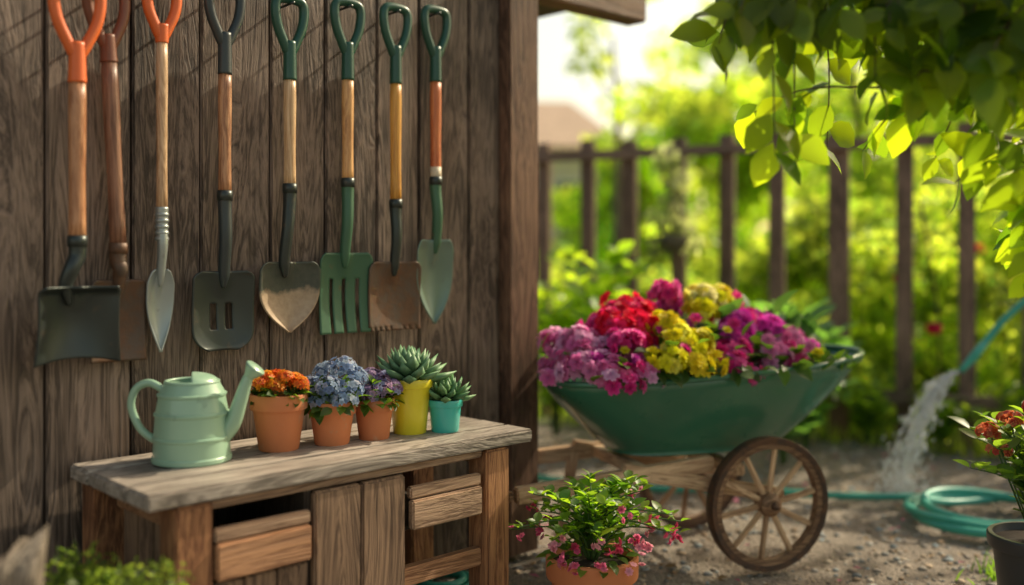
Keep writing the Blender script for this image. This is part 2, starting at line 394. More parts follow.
def tool(name,t,ztop,zneck,zsh,zblade,zbot,W,grip,shaft,neckm,bladem,pf,curve,skip=None,lean=0,rs=.0155,bend=0,band=None,ribs=False,roll=0,gw=.084,dh=.13,neckr=.012,belly=.012,off=.045):
    e=wallframe(name,t,off)
    def X(z): return lean*(z-zblade)
    h=ztop-dh
    w=gw/2
    loop=[(0,0,h-.008),(w*.5,0,h+dh*.20),(w*.88,0,h+dh*.5),(w*.98,0,h+dh*.84),(w*.62,0,h+dh*.98),(-w*.62,0,h+dh*.98),(-w*.98,0,h+dh*.84),(-w*.88,0,h+dh*.5),(-w*.5,0,h+dh*.20)]
    loop=[(x+X(z),y,z) for x,y,z in loop]
    tube('d_grip',smoothpts(loop,5,True),.0125,grip,e,10,True)
    sp=smoothpts([(X(h+.022),0,h+.022),(X((h+zneck)/2),0,(h+zneck)/2),(X(zneck),0,zneck-.004)],5)
    tube('grip_socket',sp,[.016+ (rs+.002-.016)*(k/(len(sp)-1)) for k in range(len(sp))],grip,e,14)
    zz=[zneck+(zsh-zneck)*k/8 for k in range(9)]
    tube('shaft',[(X(z),0,z) for z in zz],[rs*(1+.05*math.sin(k*.9)) for k in range(9)],shaft,e,16)
    if band:
        tube('band',[(X(band[0]),0,band[0]),(X(band[1]),0,band[1])],rs*1.04,CREAM,e,16)
    zb=zblade
    nk=smoothpts([(X(zsh),0,zsh+.012),(X(zsh),0,zsh-.03),(bend*.6,-.004,(zsh+zb)/2-.01),(bend,.004,zb+.005),(bend*.6,.008,zb-.04)],6)
    n_=len(nk); tube('socket',nk,[(rs+.002)*(1-k/n_)**.7+neckr*(1-(1-k/n_)**.7) if k<n_-5 else neckr*(n_-k)/6+.003 for k in range(n_)],neckm,e,14)
    if ribs:
        for q in range(5): 
            z=zsh-.005-.014*q; lathe('ferrule_%d'%q,[(.001,-.005),(rs+.001,-.005),(rs+.0035,0),(rs+.001,.005),(.001,.005)],STEEL_GR,e,16,loc=(X(z),0,z))
    else:
        lathe('collar',[(.001,-.012),(rs+.003,-.012),(rs+.0035,0),(rs+.003,.012),(.001,.012)],STEEL_DK if grip!=PL_BR else STEEL_RU,e,16,loc=(X(zsh),0,zsh))
    blade('blade',W,zblade-zbot,pf,curve,bladem,e,zblade,skip=skip,roll=roll,belly=belly)
    tube('hanging_nail',[(X(ztop),off,ztop-.014),(X(ztop),-.02,ztop-.012)],.0035,STEEL_DK,e,8)
    return e
tool('scoop_shovel',.018,1.525,1.314,.970,.872,.718,.185,PL_OR,SH[0],STEEL_DK,STEEL_DK,f_wide,.20,rs=.0175,bend=-.022,roll=1,gw=.10,dh=.15,belly=.012,off=.078)
tool('square_shovel',.128,1.54,1.375,.955,.884,.699,.13,PL_BR,SH[1],STEEL_RU,STEEL_RU,f_sq,.08,lean=-.05,rs=.0175,gw=.085,off=.035)
tool('hand_trowel',.2214,1.56,1.434,1.038,.906,.715,.066,PL_OR,SH[2],STEEL_GR,STEEL_GR,f_trowel,.2,rs=.0125,ribs=True,gw=.072,dh=.11,neckr=.007)
tool('slotted_spade',.3794,1.585,1.38,1.083,.90,.708,.163,PL_DK,SH[3],PL_DK,STEEL_DK,f_round,.10,skip=lambda s,t:(.17<abs(s)<.33 and .42<t<.74),bend=.0)
tool('round_point_shovel',.5589,1.59,1.387,1.108,.921,.742,.176,PL_GN,SH[4],STEEL_DK,mw,f_point,.14,bend=-.014)
def forkskip(s,t): return t>.32 and (abs(s)<.09 or abs(abs(s)-.5)<.09)
tool('garden_fork',.7354,1.612,1.408,1.131,.944,.729,.169,PL_GN,SH[5],STEEL_GN,STEEL_GN,f_sq,.08,skip=forkskip,bend=-.006)
tool('flat_spade',.8948,1.625,1.416,1.080,.919,.728,.18,PL_GN,SH[6],STEEL_DK,STEEL_RU,f_sq,.1,skip=lambda s,t:(t>.93 and ((s+1)*4.5)%1<.3),bend=.0)
tool('pointed_spade',1.038,1.643,1.438,1.150,.981,.740,.134,PL_GN,SH[7],STEEL_GN,STEEL_G2,f_point,.14,band=(1.19,1.15),bend=.006)
# ---------------------------------------------------------------- bench
bn=wallframe('potting_bench',0,0)
B0,B1=.025,1.068
for k in range(4):
    yb=-(.012+.1*k+.05)
    box('top_slat_%d'%k,((B0+B1)/2+rng.normal()*.003,yb,.4635+rng.normal()*.0008),(B1-B0,.0965,.033),W_TOP,bn,.005)
def leg(n,a,b): box(n,(a,-b,.221),(.08,.075,.442),W_BZ,bn,.005)
leg('leg_front_1',.128,.362); leg('leg_front_2',.955,.362); leg('leg_back_1',.09,.055); leg('leg_back_2',.955,.055)
box('apron_left',(.105,-.21,.415),(.02,.23,.05),W_BX,bn); 
box('apron_right',(.965,-.21,.415),(.02,.23,.05),W_BX,bn)
box('bottom_left',(.105,-.21,.09),(.02,.23,.05),W_BX,bn)
for k in range(3): box('left_plank_%d'%k,(.118,-(.133+.0775*k),.25),(.014,.075,.27),W_PZ,bn,.003)
box('front_apron',(.54,-.375,.434),(.745,.02,.02),W_DR,bn)
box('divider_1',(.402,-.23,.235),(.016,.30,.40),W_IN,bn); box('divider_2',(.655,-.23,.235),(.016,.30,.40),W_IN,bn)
box('drawer_lip',(.283,-.392,.372),(.226,.02,.028),W_DR,bn)
box('drawer_front',(.283,-.398,.318),(.222,.022,.076),W_BX,bn)
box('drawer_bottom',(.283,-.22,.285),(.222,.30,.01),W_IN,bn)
for k in range(3): box('lower_plank_%d'%k,(.205+.0775*k,-.378,.165),(.075,.018,.21),W_PZ,bn,.003)
for k in range(2): box('mid_plank_%d'%k,(.466+.126*k,-.392,.235),(.1235,.022,.375),W_PZ,bn,.005)
box('drawer_lip_right',(.785,-.388,.374),(.225,.02,.028),W_DR,bn)
box('drawer_front_right',(.785,-.394,.322),(.222,.022,.070),W_DR,bn)
box('drawer_bottom_right',(.785,-.22,.285),(.222,.30,.01),W_IN,bn)
box('lower_rail',(.785,-.365,.17),(.26,.03,.045),W_BX,bn)
box('bottom_rail',(.54,-.37,.045),(.75,.03,.05),W_BX,bn)
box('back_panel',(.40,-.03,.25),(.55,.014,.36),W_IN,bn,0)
# ---------------------------------------------------------------- watering can
MINT=paint('mint_enamel',(.31,.48,.34),.30,(.25,.39,.28),.36,bumps=.03,coat=.3)
wc=empty('watering_can',(-.715,2.235,.481),0)
wc.scale=(1.03,1.03,1.05)
prof=[(.001,.0),(.080,0),(.084,.003),(.084,.011),(.081,.014),(.080,.048),(.083,.050),(.083,.054),(.0795,.056),(.0765,.098),(.0795,.100),(.0795,.104),(.076,.106),(.070,.138),(.073,.140),(.073,.144),(.069,.146),(.062,.158),(.057,.168),(.052,.168),(.049,.12),(.001,.11)]
autosm(lathe('body',prof,MINT,wc,56),30)
v=[];f=[]
for j in range(9):
    el=j/8*math.pi/2
    for k in range(25):
        a=-math.pi/2+math.pi*k/24+.25
        v.append((.056*math.cos(el)*math.cos(a),.056*math.cos(el)*math.sin(a),.166+.022*math.sin(el)))
for j in range(8):
    for k in range(24): f.append((j*25+k,j*25+k+1,(j+1)*25+k+1,(j+1)*25+k))
h=obj('hood',v,f,MINT,wc); m=h.modifiers.new('s','SOLIDIFY'); m.thickness=.003
tube('top_rim',[(.055*math.cos(a),.055*math.sin(a),.168) for a in np.linspace(0,2*math.pi,40)[:-1]],.004,MINT,wc,8,True)
tube('side_handle',smoothpts([(-.062,0,.150),(-.092,0,.165),(-.122,0,.152),(-.132,0,.115),(-.112,0,.068),(-.076,0,.040)],7),.0085,MINT,wc,12)
sp=smoothpts([(.062,0,.050),(.088,0,.080),(.104,0,.125),(.117,0,.165),(.126,0,.185)],7)
tube('spout',sp,[.021-.011*k/(len(sp)-1) for k in range(len(sp))],MINT,wc,16)
lathe('rose',[(.010,-.006),(.012,0),(.022,.018),(.024,.022),(.021,.025),(.001,.027)],MINT,wc,28,loc=(.124,0,.180),rot=(0,math.radians(38),0))
# ---------------------------------------------------------------- bench pots
def pot(name,x,y,z,rt,rb,h,mat,rimh=.3,soil=True):
    e=empty(name,(x,y,z))
    rim=h*rimh
    p=[(.001,0),(rb*.96,0),(rb,.004),(rt*.90,h-rim),(rt*.985,h-rim+.001),(rt,h-rim+.005),(rt*1.01,h-.004),(rt*.985,h),(rt*.90,h),(rt*.88,h-.015),(rt*.86,h-.02)]
    autosm(lathe('pot',p,mat,e,40),35)
    if soil:
        v=[(0,0,h-.014)];f=[]
        for k in range(24): a=k*math.pi/12; v.append((rt*.885*math.cos(a),rt*.885*math.sin(a),h-.018))
        for k in range(24): f.append((0,1+k,1+(k+1)%24))
        obj('soil',v,f,SOIL,e,False)
    return e
def dome_pts(n,R,H,z0,jit=.06):
    d=rand_dir(n); d[:,2]=np.abs(d[:,2])-.15; d=norm(d)
    rr=1-jit*3*rng.random(n)[:,None]**2
    return d*np.array([R,R,H])*rr+np.array([0,0,z0]),norm(d*np.array([1,1,1.3])+rand_dir(n)*.25)
def bloom_dome(e,n,R,H,z0,size,cols,tpl=FL5,nm='blooms',c=(0,0)):
    p,nr=dome_pts(n,R,H,z0); p=p+np.array([c[0],c[1],0])
    ci=rng.integers(0,len(cols),n); col=np.array(cols)[ci]*(.75+.45*rng.random((n,1)))
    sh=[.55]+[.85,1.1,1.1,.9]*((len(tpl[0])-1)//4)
    return scatter(nm,tpl,p,basis(np.cross(nr,rand_dir(n)),nr),size*(.75+.5*rng.random(n)),col,PETAL,e,False,shade=sh)
def leaf_tuft(e,n,R,H,z0,size,ca=G_DK,cb=G_MID,nm='leaves',c=(0,0)):
    p,nr=dome_pts(n,R,H,z0,.2); p=p+np.array([c[0],c[1],0])
    y=norm(nr+rand_dir(n)*.5+np.array([0,0,-.2]))
    return scatter(nm,LB,p,basis(y,norm(nr+np.array([0,0,.8])+rand_dir(n)*.3)),size*(.7+.6*rng.random(n)),greens(n,ca,cb),LEAF,e,True)
e=pot('potted_marigold',-.551,2.364,.481,.067,.047,.132,TERRA,.28)
leaf_tuft(e,130,.05,.03,.125,.03)
for c in [(-.03,0,.03),(.02,-.02,.035),(.035,.02,.025),(-.01,.03,.03),(0,-.035,.02),(-.045,-.02,.02),(.05,-.01,.02)]:
    bloom_dome(e,45,.021,.02,.132+c[2],.010,[(.88,.24,.015),(.92,.40,.02),(.76,.13,.01)],FL8,'blooms',c[:2])
e=pot('potted_blue_hydrangea',-.438,2.433,.481,.058,.042,.104,TERRA,.3)
leaf_tuft(e,130,.068,.04,.095,.038)
for c in [(-.045,-.01,.055),(0,-.035,.06),(.04,-.02,.05),(.015,.02,.09),(-.02,.03,.085),(.05,.03,.065),(-.055,.02,.04),(-.03,-.03,.035),(.03,-.04,.03)]:
    c=(c[0]+rng.normal()*.005,c[1],c[2]+rng.normal()*.006)
    bloom_dome(e,65,.032+.006*rng.random(),.034,.078+c[2],.0085,[(.32,.44,.62),(.45,.56,.70),(.22,.32,.55),(.55,.57,.70)],FL5,'blooms',c[:2])
e=pot('potted_purple_aster',-.345,2.50,.481,.051,.038,.10,TERRA,.3)
leaf_tuft(e,90,.055,.035,.095,.032)
for c in [(-.03,-.01,.035),(.025,-.02,.04),(.02,.02,.055),(-.01,.02,.06),(.045,0,.035),(0,-.035,.025)]:
    bloom_dome(e,60,.028,.03,.083+c[2],.008,[(.42,.28,.52),(.55,.38,.6),(.38,.40,.62),(.6,.34,.5)],FL5,'blooms',c[:2])
YEL=paint('yellow_glaze',(.80,.68,.03),.3,coat=.4); TEAL=paint('teal_glaze',(.05,.45,.40),.3,coat=.4)
SL=([(0,0,0),(.16,.3,.0),(.19,.6,.02),(0,1,.1),(-.19,.6,.02),(-.16,.3,.0),(0,.35,.10),(0,.65,.10),(0,.4,-.10),(0,.7,-.07)],
 [(0,1,6),(0,6,5),(1,2,7),(1,7,6),(2,3,7),(3,4,7),(4,5,6),(4,6,7),(1,0,8),(0,5,8),(2,1,8),(2,8,9),(5,4,9),(5,9,8),(3,2,9),(4,3,9)])
def rosette(e,n,size,z0,ca,cb,c=(0,0)):
    i=np.arange(n); az=i*2.39996; el=np.radians(8+76*(i/n)**1.1)
    y=np.stack([np.cos(az)*np.cos(el),np.sin(az)*np.cos(el),np.sin(el)],1)
    nr=np.stack([-np.cos(az)*np.sin(el),-np.sin(az)*np.sin(el),np.cos(el)],1)
    pos=np.tile(np.array([c[0],c[1],z0]),(n,1))+np.stack([np.cos(az)*.012,np.sin(az)*.012,.018*i/n],1)
    t=rng.random((n,1)); col=np.array(ca)*(1-t)+np.array(cb)*t
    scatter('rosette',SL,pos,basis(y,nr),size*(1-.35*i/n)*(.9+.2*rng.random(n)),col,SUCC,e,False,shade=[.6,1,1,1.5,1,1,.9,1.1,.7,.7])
e=pot('potted_agave',-.2635,2.58,.481,.059,.043,.14,YEL,.16)
rosette(e,46,.105,.132,(.08,.18,.09),(.20,.34,.17)); 
e=pot('potted_succulent',-.174,2.60,.481,.046,.036,.083,TEAL,.22)
rosette(e,34,.075,.078,(.06,.17,.07),(.16,.30,.12))
# ---------------------------------------------------------------- wheelbarrow
CR=math.atan2(.31,.95)
wb=empty('wheelbarrow',(.732,3.22,0),CR)
TRAY=paint('green_tray_paint',(.035,.15,.09),.28,(.06,.12,.07),.34,metal=.0,bumps=.12,coat=.4)
def ring(t,seg=64,off=0):
    lc=-.12-.05*t; hl=.54-.26*t**1.15; W=.275-.125*t**1.1
    z=.585-.25*t**.9
    out=[]
    for k in range(seg):
        a=2*math.pi*k/seg; c,s=math.cos(a),math.sin(a)
        x=lc+(hl-off)*math.copysign(abs(c)**.75,c); y=(W-off)*math.copysign(abs(s)**.75,s)
        fr=(c+1)/2; y*=1-.22*fr
        zz=z+ (1-t)*.045*(x+.1)+ (.03*max(0,c)**2)*(1-t)*.4
        out.append((x,y,zz))
    return out
v=[];f=[];NR=11
for j in range(NR): v+=ring(j/(NR-1))
for j in range(NR-1):
    for k in range(64): f.append((j*64+k,(j+1)*64+k,(j+1)*64+(k+1)%64,j*64+(k+1)%64))
f.append(tuple((NR-1)*64+k for k in range(64)))
tr=obj('tray',v,f,TRAY,wb); m=tr.modifiers.new('s','SOLIDIFY'); m.thickness=.004
tube('tray_rim',ring(0),.0095,TRAY,wb,8,True)
rs_=ring(.12,64,.012); v=[(-.12,0,.6)]+[(x,y,z-.01) for x,y,z in rs_]
obj('tray_soil',v,[(0,1+k,1+(k+1)%64) for k in range(64)],SOIL,wb)
for s in (-1,1):
    y=-.19*s
    beam('handle_rail_%d'%(s+1),(-.83,y*1.12,.272),(-.2,y*.93,.315),.035,.045,W_CART,wb)
    beam('wheel_arm_%d'%(s+1),(-.50,y*1.0,.315),(.03,y*1.02,.205),.032,.042,W_CART,wb)
    beam('leg_%d'%(s+1),(-.50,y*.98,.30),(-.54,y*1.05,.0),.03,.035,W_CART,wb)
    beam('grip_%d'%(s+1),(-.835,y*1.12,.272),(-.86,y*1.125,.272),.03,.03,W_SPOKE,wb,.01)
beam('cross_brace',(-.42,-.2,.30),(-.42,.2,.30),.04,.035,W_CART,wb)
beam('cross_brace_front',(-.1,-.17,.285),(-.1,.17,.285),.04,.035,W_CART,wb)
TYRE=paint('iron_tyre',(.06,.04,.032),.55,(.16,.08,.045),.5,metal=.3)
def wheel(name,l,w,R=.198):
    e=bpy.data.objects.new(name,None); sc.collection.objects.link(e); e.parent=wb
    e.location=(l,-w,R); e.rotation_euler=(math.pi/2,0,0)
    autosm(lathe('tyre',[(R-.018,-.018),(R-.002,-.02),(R,-.016),(R,.016),(R-.002,.02),(R-.018,.018),(R-.018,-.018)],TYRE,e,56),40)
    autosm(lathe('felloe',[(R-.034,-.014),(R-.0175,-.016),(R-.0175,.016),(R-.034,.014),(R-.034,-.014)],W_SPOKE,e,56),40)
    autosm(lathe('hub',[(.001,-.035),(.018,-.035),(.02,-.03),(.034,-.022),(.036,0),(.034,.022),(.02,.03),(.018,.035),(.001,.035)],W_SPOKE,e,28),40)
    lathe('hub_cap',[(.001,.05),(.009,.049),(.012,.035),(.012,-.035),(.009,-.049),(.001,-.05)],TYRE,e,16)
    for k in range(10):
        a=2*math.pi*k/10+.17; c,s=math.cos(a),math.sin(a)
        beam('spoke_%d'%k,(c*.03,s*.03,0),(c*(R-.032),s*(R-.032),0),.017,.013,W_CART,e,.004)
wheel('near_wheel',-.05,.245); wheel('far_wheel',-.05,-.245)
tube('axle',[(-.05,-.27,.198),(-.05,.27,.198)],.009,TYRE,wb,10)
MAG=[(.92,.05,.38),(.85,.04,.34),(.93,.14,.50)]; PNK=[(.93,.32,.64),(.94,.50,.76),(.90,.22,.56)]; RED=[(.90,.02,.08),(.84,.015,.06),(.92,.04,.22)]
YL=[(.96,.86,.02),(.96,.78,.02),(.96,.90,.12)]; PUR=[(.84,.07,.58),(.88,.14,.68),(.74,.05,.52)]; CRM=[(.96,.90,.45),(.96,.86,.18)]
cl=[(-.60,.10,.64,.075,PNK),(-.54,.17,.62,.07,PNK),(-.60,-.02,.68,.07,PNK),(-.50,.10,.67,.07,PNK),(-.50,.21,.60,.06,MAG),(-.64,.03,.61,.06,PNK),(-.42,.2,.61,.055,PNK),(-.57,.06,.70,.05,PNK),(-.47,.15,.70,.05,MAG),
 (-.45,.04,.745,.065,RED),(-.40,-.02,.785,.065,RED),(-.37,.05,.73,.06,RED),(-.47,-.05,.73,.055,MAG),(-.40,.10,.69,.055,RED),(-.35,.0,.775,.045,RED),
 (-.33,.12,.735,.055,YL),(-.37,.21,.65,.060,YL),(-.29,.21,.635,.062,YL),(-.25,.16,.69,.058,YL),(-.31,.18,.70,.052,YL),(-.22,.20,.63,.052,YL),
 (-.24,-.05,.835,.045,MAG),(-.19,-.10,.80,.04,PUR),(-.12,-.01,.815,.058,CRM),(-.07,-.03,.82,.052,YL),(-.15,.04,.785,.048,YL),
 (-.15,.19,.62,.055,MAG),(-.12,.14,.67,.05,MAG),(-.08,.10,.70,.055,PUR),(-.05,.06,.74,.05,PUR),(-.02,-.08,.80,.055,MAG),(-.09,.19,.60,.045,MAG),
 (.02,.0,.745,.055,MAG),(.08,.04,.715,.055,PUR),(.13,.06,.69,.055,PNK),(.17,.0,.69,.05,PNK),(.02,-.12,.78,.05,RED),(.12,-.08,.73,.05,PUR),(.03,.14,.645,.05,PNK),(.20,.06,.65,.045,PUR),(.10,.12,.64,.045,MAG)]
for (l,w,z,r,cs) in cl:
    n=32
    p,nr=dome_pts(n,r*.95,r*.85,z-.03,.2); p=p+np.array([l,-w,0])+rng.normal(size=(n,3))*.007
    nr=norm(nr+rand_dir(n)*.35)
    col=np.array(cs)[rng.integers(0,len(cs),n)]*(.85+.28*rng.random((n,1)))
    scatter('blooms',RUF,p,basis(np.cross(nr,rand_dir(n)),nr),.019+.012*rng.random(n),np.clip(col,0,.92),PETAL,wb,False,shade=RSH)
n=70; l=rng.uniform(-.62,.26,n); w=rng.uniform(-.1,.24,n); z=.62+.13*np.exp(-((l+.2)/.3)**2)*rng.random(n)
cs=np.array(MAG+PNK+PUR+YL[:1]); nr=norm(np.stack([rng.normal(size=n)*.4,-.5-w,np.full(n,.8)],1))
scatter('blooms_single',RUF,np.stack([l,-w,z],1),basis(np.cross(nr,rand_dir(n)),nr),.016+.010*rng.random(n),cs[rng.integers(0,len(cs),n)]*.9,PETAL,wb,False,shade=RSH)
n=420; l=rng.uniform(-.60,.30,n); w=rng.uniform(-.2,.22,n)
zt=.585+.13*rng.random(n)*np.exp(-((l+.2)/.35)**2)-.08*np.maximum(w,0)
p=np.stack([l,-w,zt],1); y=norm(np.stack([rng.normal(size=n)*.6,-w*3+rng.normal(size=n)*.5,rng.random(n)*.9],1))
scatter('foliage_small',LB,p,basis(y,np.array([0,0,1.])+rand_dir(n)*.4),.045+.035*rng.random(n),greens(n,G_DK,G_MID*1.2),LEAF,wb,True)
n=30; l=np.concatenate([rng.uniform(.14,.28,16),rng.uniform(-.3,.1,14)]); w=rng.uniform(-.2,.08,n)
p=np.stack([l,-w,.62+.13*rng.random(n)],1)
y=norm(np.stack([.1+rng.normal(size=n)*.7,-w*4+rng.normal(size=n)*.4,.3+rng.random(n)*.9],1))
scatter('foliage_broad',LB,p,basis(y,np.array([0,0,1.])+rand_dir(n)*.3),.08+.05*rng.random(n),greens(n,np.array([.03,.09,.04]),np.array([.06,.15,.06])),LEAF,wb,True)
n=26; l=rng.uniform(-.58,.1,n); p=np.stack([l,np.full(n,-.245)+.02*np.abs(l),.592+.02*rng.random(n)],1)
y=norm(np.stack([rng.normal(size=n)*.6,np.full(n,-.45),-.7*rng.random(n)+.1],1))
scatter('foliage_trailing',LB,p,basis(y,np.array([0,-1,.6])+rand_dir(n)*.4),.04+.035*rng.random(n),greens(n,G_DK,G_MID*1.3),LEAF,wb,True)
# ---------------------------------------------------------------- foreground potted plants
def leafy(e,n_st,z0,spread,H,lsize,ca,cb,per=14,seed=0,lo=.25):
    P=[];Y=[];Nn=[]
    for i in range(n_st):
        a=rng.random()*6.28; rr=spread*(.25+.75*rng.random()); h=H*(.45+.55*rng.random())
        tip=np.array([rr*math.cos(a),rr*math.sin(a),z0+h-.25*rr]); mid=np.array([tip[0]*.35,tip[1]*.35,z0+h*.65])
        sp=smoothpts([(tip[0]*.05,tip[1]*.05,z0),mid,tip],7)
        tube('stem_%d'%i,sp,[.0035*(1-.6*k/(len(sp)-1)) for k in range(len(sp))],STEM,e,5)
        for k in range(per):
            q=sp[int(len(sp)*(lo+(.99-lo)*k/per))%len(sp)]; d=norm(np.array([math.cos(k*2.4+i),math.sin(k*2.4+i),.35]))
            P.append(q);Y.append(d+.4*norm(tip));Nn.append([0,0,1])
    P=np.array(P);Y=np.array(Y);Nn=np.array(Nn,float)+rand_dir(len(P))*.4; n=len(P)
    scatter('leaves',LB,P,basis(Y,Nn),lsize*(.6+.7*rng.random(n)),greens(n,ca,cb),LEAF,e,True)
    return P
STEM=paint('stem_green',(.06,.12,.03),.5)
e=pot('potted_fuchsia',.20,2.50,-.005,.115,.08,.195,TERRA,.28)
P=leafy(e,44,.185,.25,.22,.036,np.array([.04,.11,.02]),np.array([.14,.24,.03]),14,lo=.3)
leaf_tuft(e,80,.10,.06,.195,.036,np.array([.03,.09,.02]),np.array([.10,.19,.03]))
q=P[(P[:,2]>.19)&(np.hypot(P[:,0],P[:,1])>.12)]; q=q[rng.integers(0,len(q),24)]+np.array([0,0,-.015])
q=np.concatenate([q,np.stack([rng.uniform(-.13,.15,16),rng.uniform(-.15,-.08,16),rng.uniform(.18,.26,16)],1)])
n=len(q); cc=np.array([(.85,.20,.38),(.90,.40,.52),(.78,.10,.24)])[rng.integers(0,3,n)]
for k in range(3):
    qq=q+rng.normal(size=q.shape)*.007
    scatter('blooms',RUF,qq,basis(rand_dir(n),np.array([0,-.5,-.5])+rand_dir(n)*.7),.008+.004*rng.random(n),cc,PETAL,e,False,shade=RSH)
DKPOT=paint('dark_glaze',(.04,.04,.042),.35)
e=pot('potted_geranium',1.325,2.50,-.005,.125,.09,.245,DKPOT,.14)
P=leafy(e,36,.23,.22,.34,.055,np.array([.03,.08,.02]),np.array([.10,.18,.03]))
for c in [(-.08,.0,.56),(-.04,-.05,.60),(-.11,.05,.52),(.03,0,.61),(-.12,-.03,.49),(-.02,-.08,.53)]:
    bloom_dome(e,46,.030,.026,c[2]-.03,.010,[(.65,.12,.06),(.75,.24,.10),(.5,.06,.04)],FL5,'blooms',c[:2])
    tube('flower_stem',[(c[0]*.2,c[1]*.2,.24),(c[0],c[1],c[2]-.02)],.0025,STEM,e,5)
e=empty('moss_mound',(-.80,1.85,0))
cs=[(rng.normal()*.075,rng.normal()*.04,.05+.32*rng.random()) for _ in range(26)]
clumpcloud('foliage',cs,.07,300,.016,np.array([.04,.08,.015]),np.array([.12,.18,.035]),e)
tube('core',[(0,0,-.01),(0,0,.3)],[.06,.03],SOIL,e,10)
e=empty('driftwood_stump',(-.865,1.70,0))
DW=wood('driftwood',(.16,.13,.10),(.42,.35,.28),'Z',.9,bumps=1)
v=[];f=[];seg=28
for j in range(14):
    for k in range(seg):
        z=.0+.445*j/13
        a=2*math.pi*k/seg; r=(.078-.018*j/13)*(1+.14*math.sin(3*a+.9)+.06*math.sin(7*a+j*.3))
        zz=z+(.022*math.sin(2*a+.6)+.014*math.sin(5*a))*(j/13)**3
        v.append((r*math.cos(a)+.01*math.sin(j*.5),r*math.sin(a),zz))
for j in range(13):
    for k in range(seg): f.append((j*seg+k,j*seg+(k+1)%seg,(j+1)*seg+(k+1)%seg,(j+1)*seg+k))
v.append((0,0,.42)); f+=[(13*seg+k,13*seg+(k+1)%seg,len(v)-1) for k in range(seg)]
obj('stump',v,f,DW,e,True)
# ---------------------------------------------------------------- fence
fe=empty('wooden_fence',(.2,5.88,0),math.atan2(-.98,2.03)); FLN=math.hypot(2.03,.98)
ks=[-1.0,-.88,-.76,-.64,-.52,-.40,-.27,-.13,0,.123,.235,.36,.478,.5956,.735,.874,1.0,1.125,1.25,1.38,1.5,1.63,1.76,1.9,2.03]
for i,k in enumerate(ks):
    big=(abs(k-.735)<.01)
    w=.10 if big else .078
    box('post_%d'%i,(k*FLN,-.03,.77+rng.normal()*.006),(w,.055,1.60),W_FEN,fe,.006,rot=(0,rng.normal()*.006,0))
L=(ks[-1]-ks[0])*FLN; cx=(ks[-1]+ks[0])/2*FLN
box('top_rail',(cx,-.0825,1.49),(L+.1,.045,.055),W_FENX,fe); box('bottom_rail',(cx,-.0825,.22),(L+.1,.045,.06),W_FENX,fe)
hb=empty('hanging_basket',(.86,5.36,0))
lathe('basket',[(.001,.93),(.05,.94),(.08,.99),(.088,1.03),(.08,1.03),(.07,1.0)],paint('basket_coir',(.16,.13,.09),.9,bumps=1),hb,24)
for k in range(3):
    a=k*2.1; tube('cord_%d'%k,[(.085*math.cos(a),.085*math.sin(a),1.03),(0,.06,1.5)],.004,STEEL_DK,hb,5)
clumpcloud('trailing_plant',[(0,0,1.07),(.06,.02,1.10),(-.06,0,1.13),(0,0,1.22),(.03,.02,1.32),(-.03,.02,1.40),(.08,0,1.0),(-.08,-.02,.98),(-.02,0,1.46)],.07,90,.04,np.array([.13,.17,.12]),np.array([.24,.29,.20]),hb)
# ---------------------------------------------------------------- hose and water
HOSE=paint('teal_hose_rubber',(.05,.36,.28),.35,bumps=.05)
hz=.018
pts=[]
for i in range(90):
    t=i/90*2*math.pi*3.3; r=.26+.03*math.sin(t*.33)-.012*t/6
    pts.append((1.68+r*math.cos(t+1.2)+.02*math.sin(t*.7),3.50+r*.95*math.sin(t+1.2)+.02*math.cos(t*.9),hz+.012*(t/6.28)+.006*math.sin(t*2.3)))
pts2=[(1.02,3.86,hz),(.86,3.93,hz),(.62,3.90,hz),(.35,3.98,hz),(.1,4.1,hz),(-.3,4.3,hz)]
lead=smoothpts([tuple(pts[0]),(1.50,3.78,hz),(1.25,3.80,hz)]+pts2,8)
he=empty('garden_hose',(0,0,0))
tube('coil',pts,.0145,HOSE,he,10); tube('lead',lead,.0145,HOSE,he,10)
last=np.array(pts[-1])
up=smoothpts([tuple(last),(last[0]+.25,last[1]+.1,.03),(2.35,3.75,.12),(2.42,3.88,.45),(2.25,3.92,.76),(2.08,3.90,.795),(1.94,3.90,.70),(1.84,3.90,.585)],8)
tube('feed',up,.0135,HOSE,he,10)
tube('nozzle',[(1.845,3.90,.592),(1.80,3.90,.535),(1.765,3.90,.495),(1.75,3.90,.48)],[.015,.017,.012,.013],HOSE,he,12)
h2=empty('hose_coil',(-.19,2.78,0))
pp=[]
for i in range(60):
    t=i/60*2*math.pi*2.6; r=.105-.004*t; pp.append((r*math.cos(t),r*math.sin(t),hz+.010*t/6.28))
tube('coil',pp,.0125,HOSE,h2,10)
ww,nt,b,o=newmat('water'); b.inputs['Base Color'].default_value=(.96,.98,1,1); b.inputs['Roughness'].default_value=.06; b.inputs['IOR'].default_value=1.33; b.inputs['Transmission Weight'].default_value=.5
we=empty('water_stream',(0,0,0))
S0=np.array([1.75,3.90,.48]); 
def traj(v0,t,s0=S0): return s0+v0*t+np.array([0,0,-4.9])*t*t
V,F=[],[]
for i in range(40):
    v0=np.array([-.85,.0,-.15])*1.0+rng.normal(size=3)*np.array([.10,.10,.10])
    T=(v0[2]+math.sqrt(v0[2]**2+4*4.9*.47))/9.8
    t0=rng.random()*.5*T; t1=min(T,t0+T*(.2+.4*rng.random()))
    tt=np.linspace(t0,t1,12); P=[traj(v0,t) for t in tt]
    rr=[.0026*(.5+.9*rng.random())*(.3+.7*math.sin(math.pi*(k+.3)/12)) for k in range(12)]
    vv,ff=tubegeo(P,rr,6); o_=len(V); V+=vv; F+=[tuple(x+o_ for x in q) for q in ff]
obj('jets',V,F,ww,we)
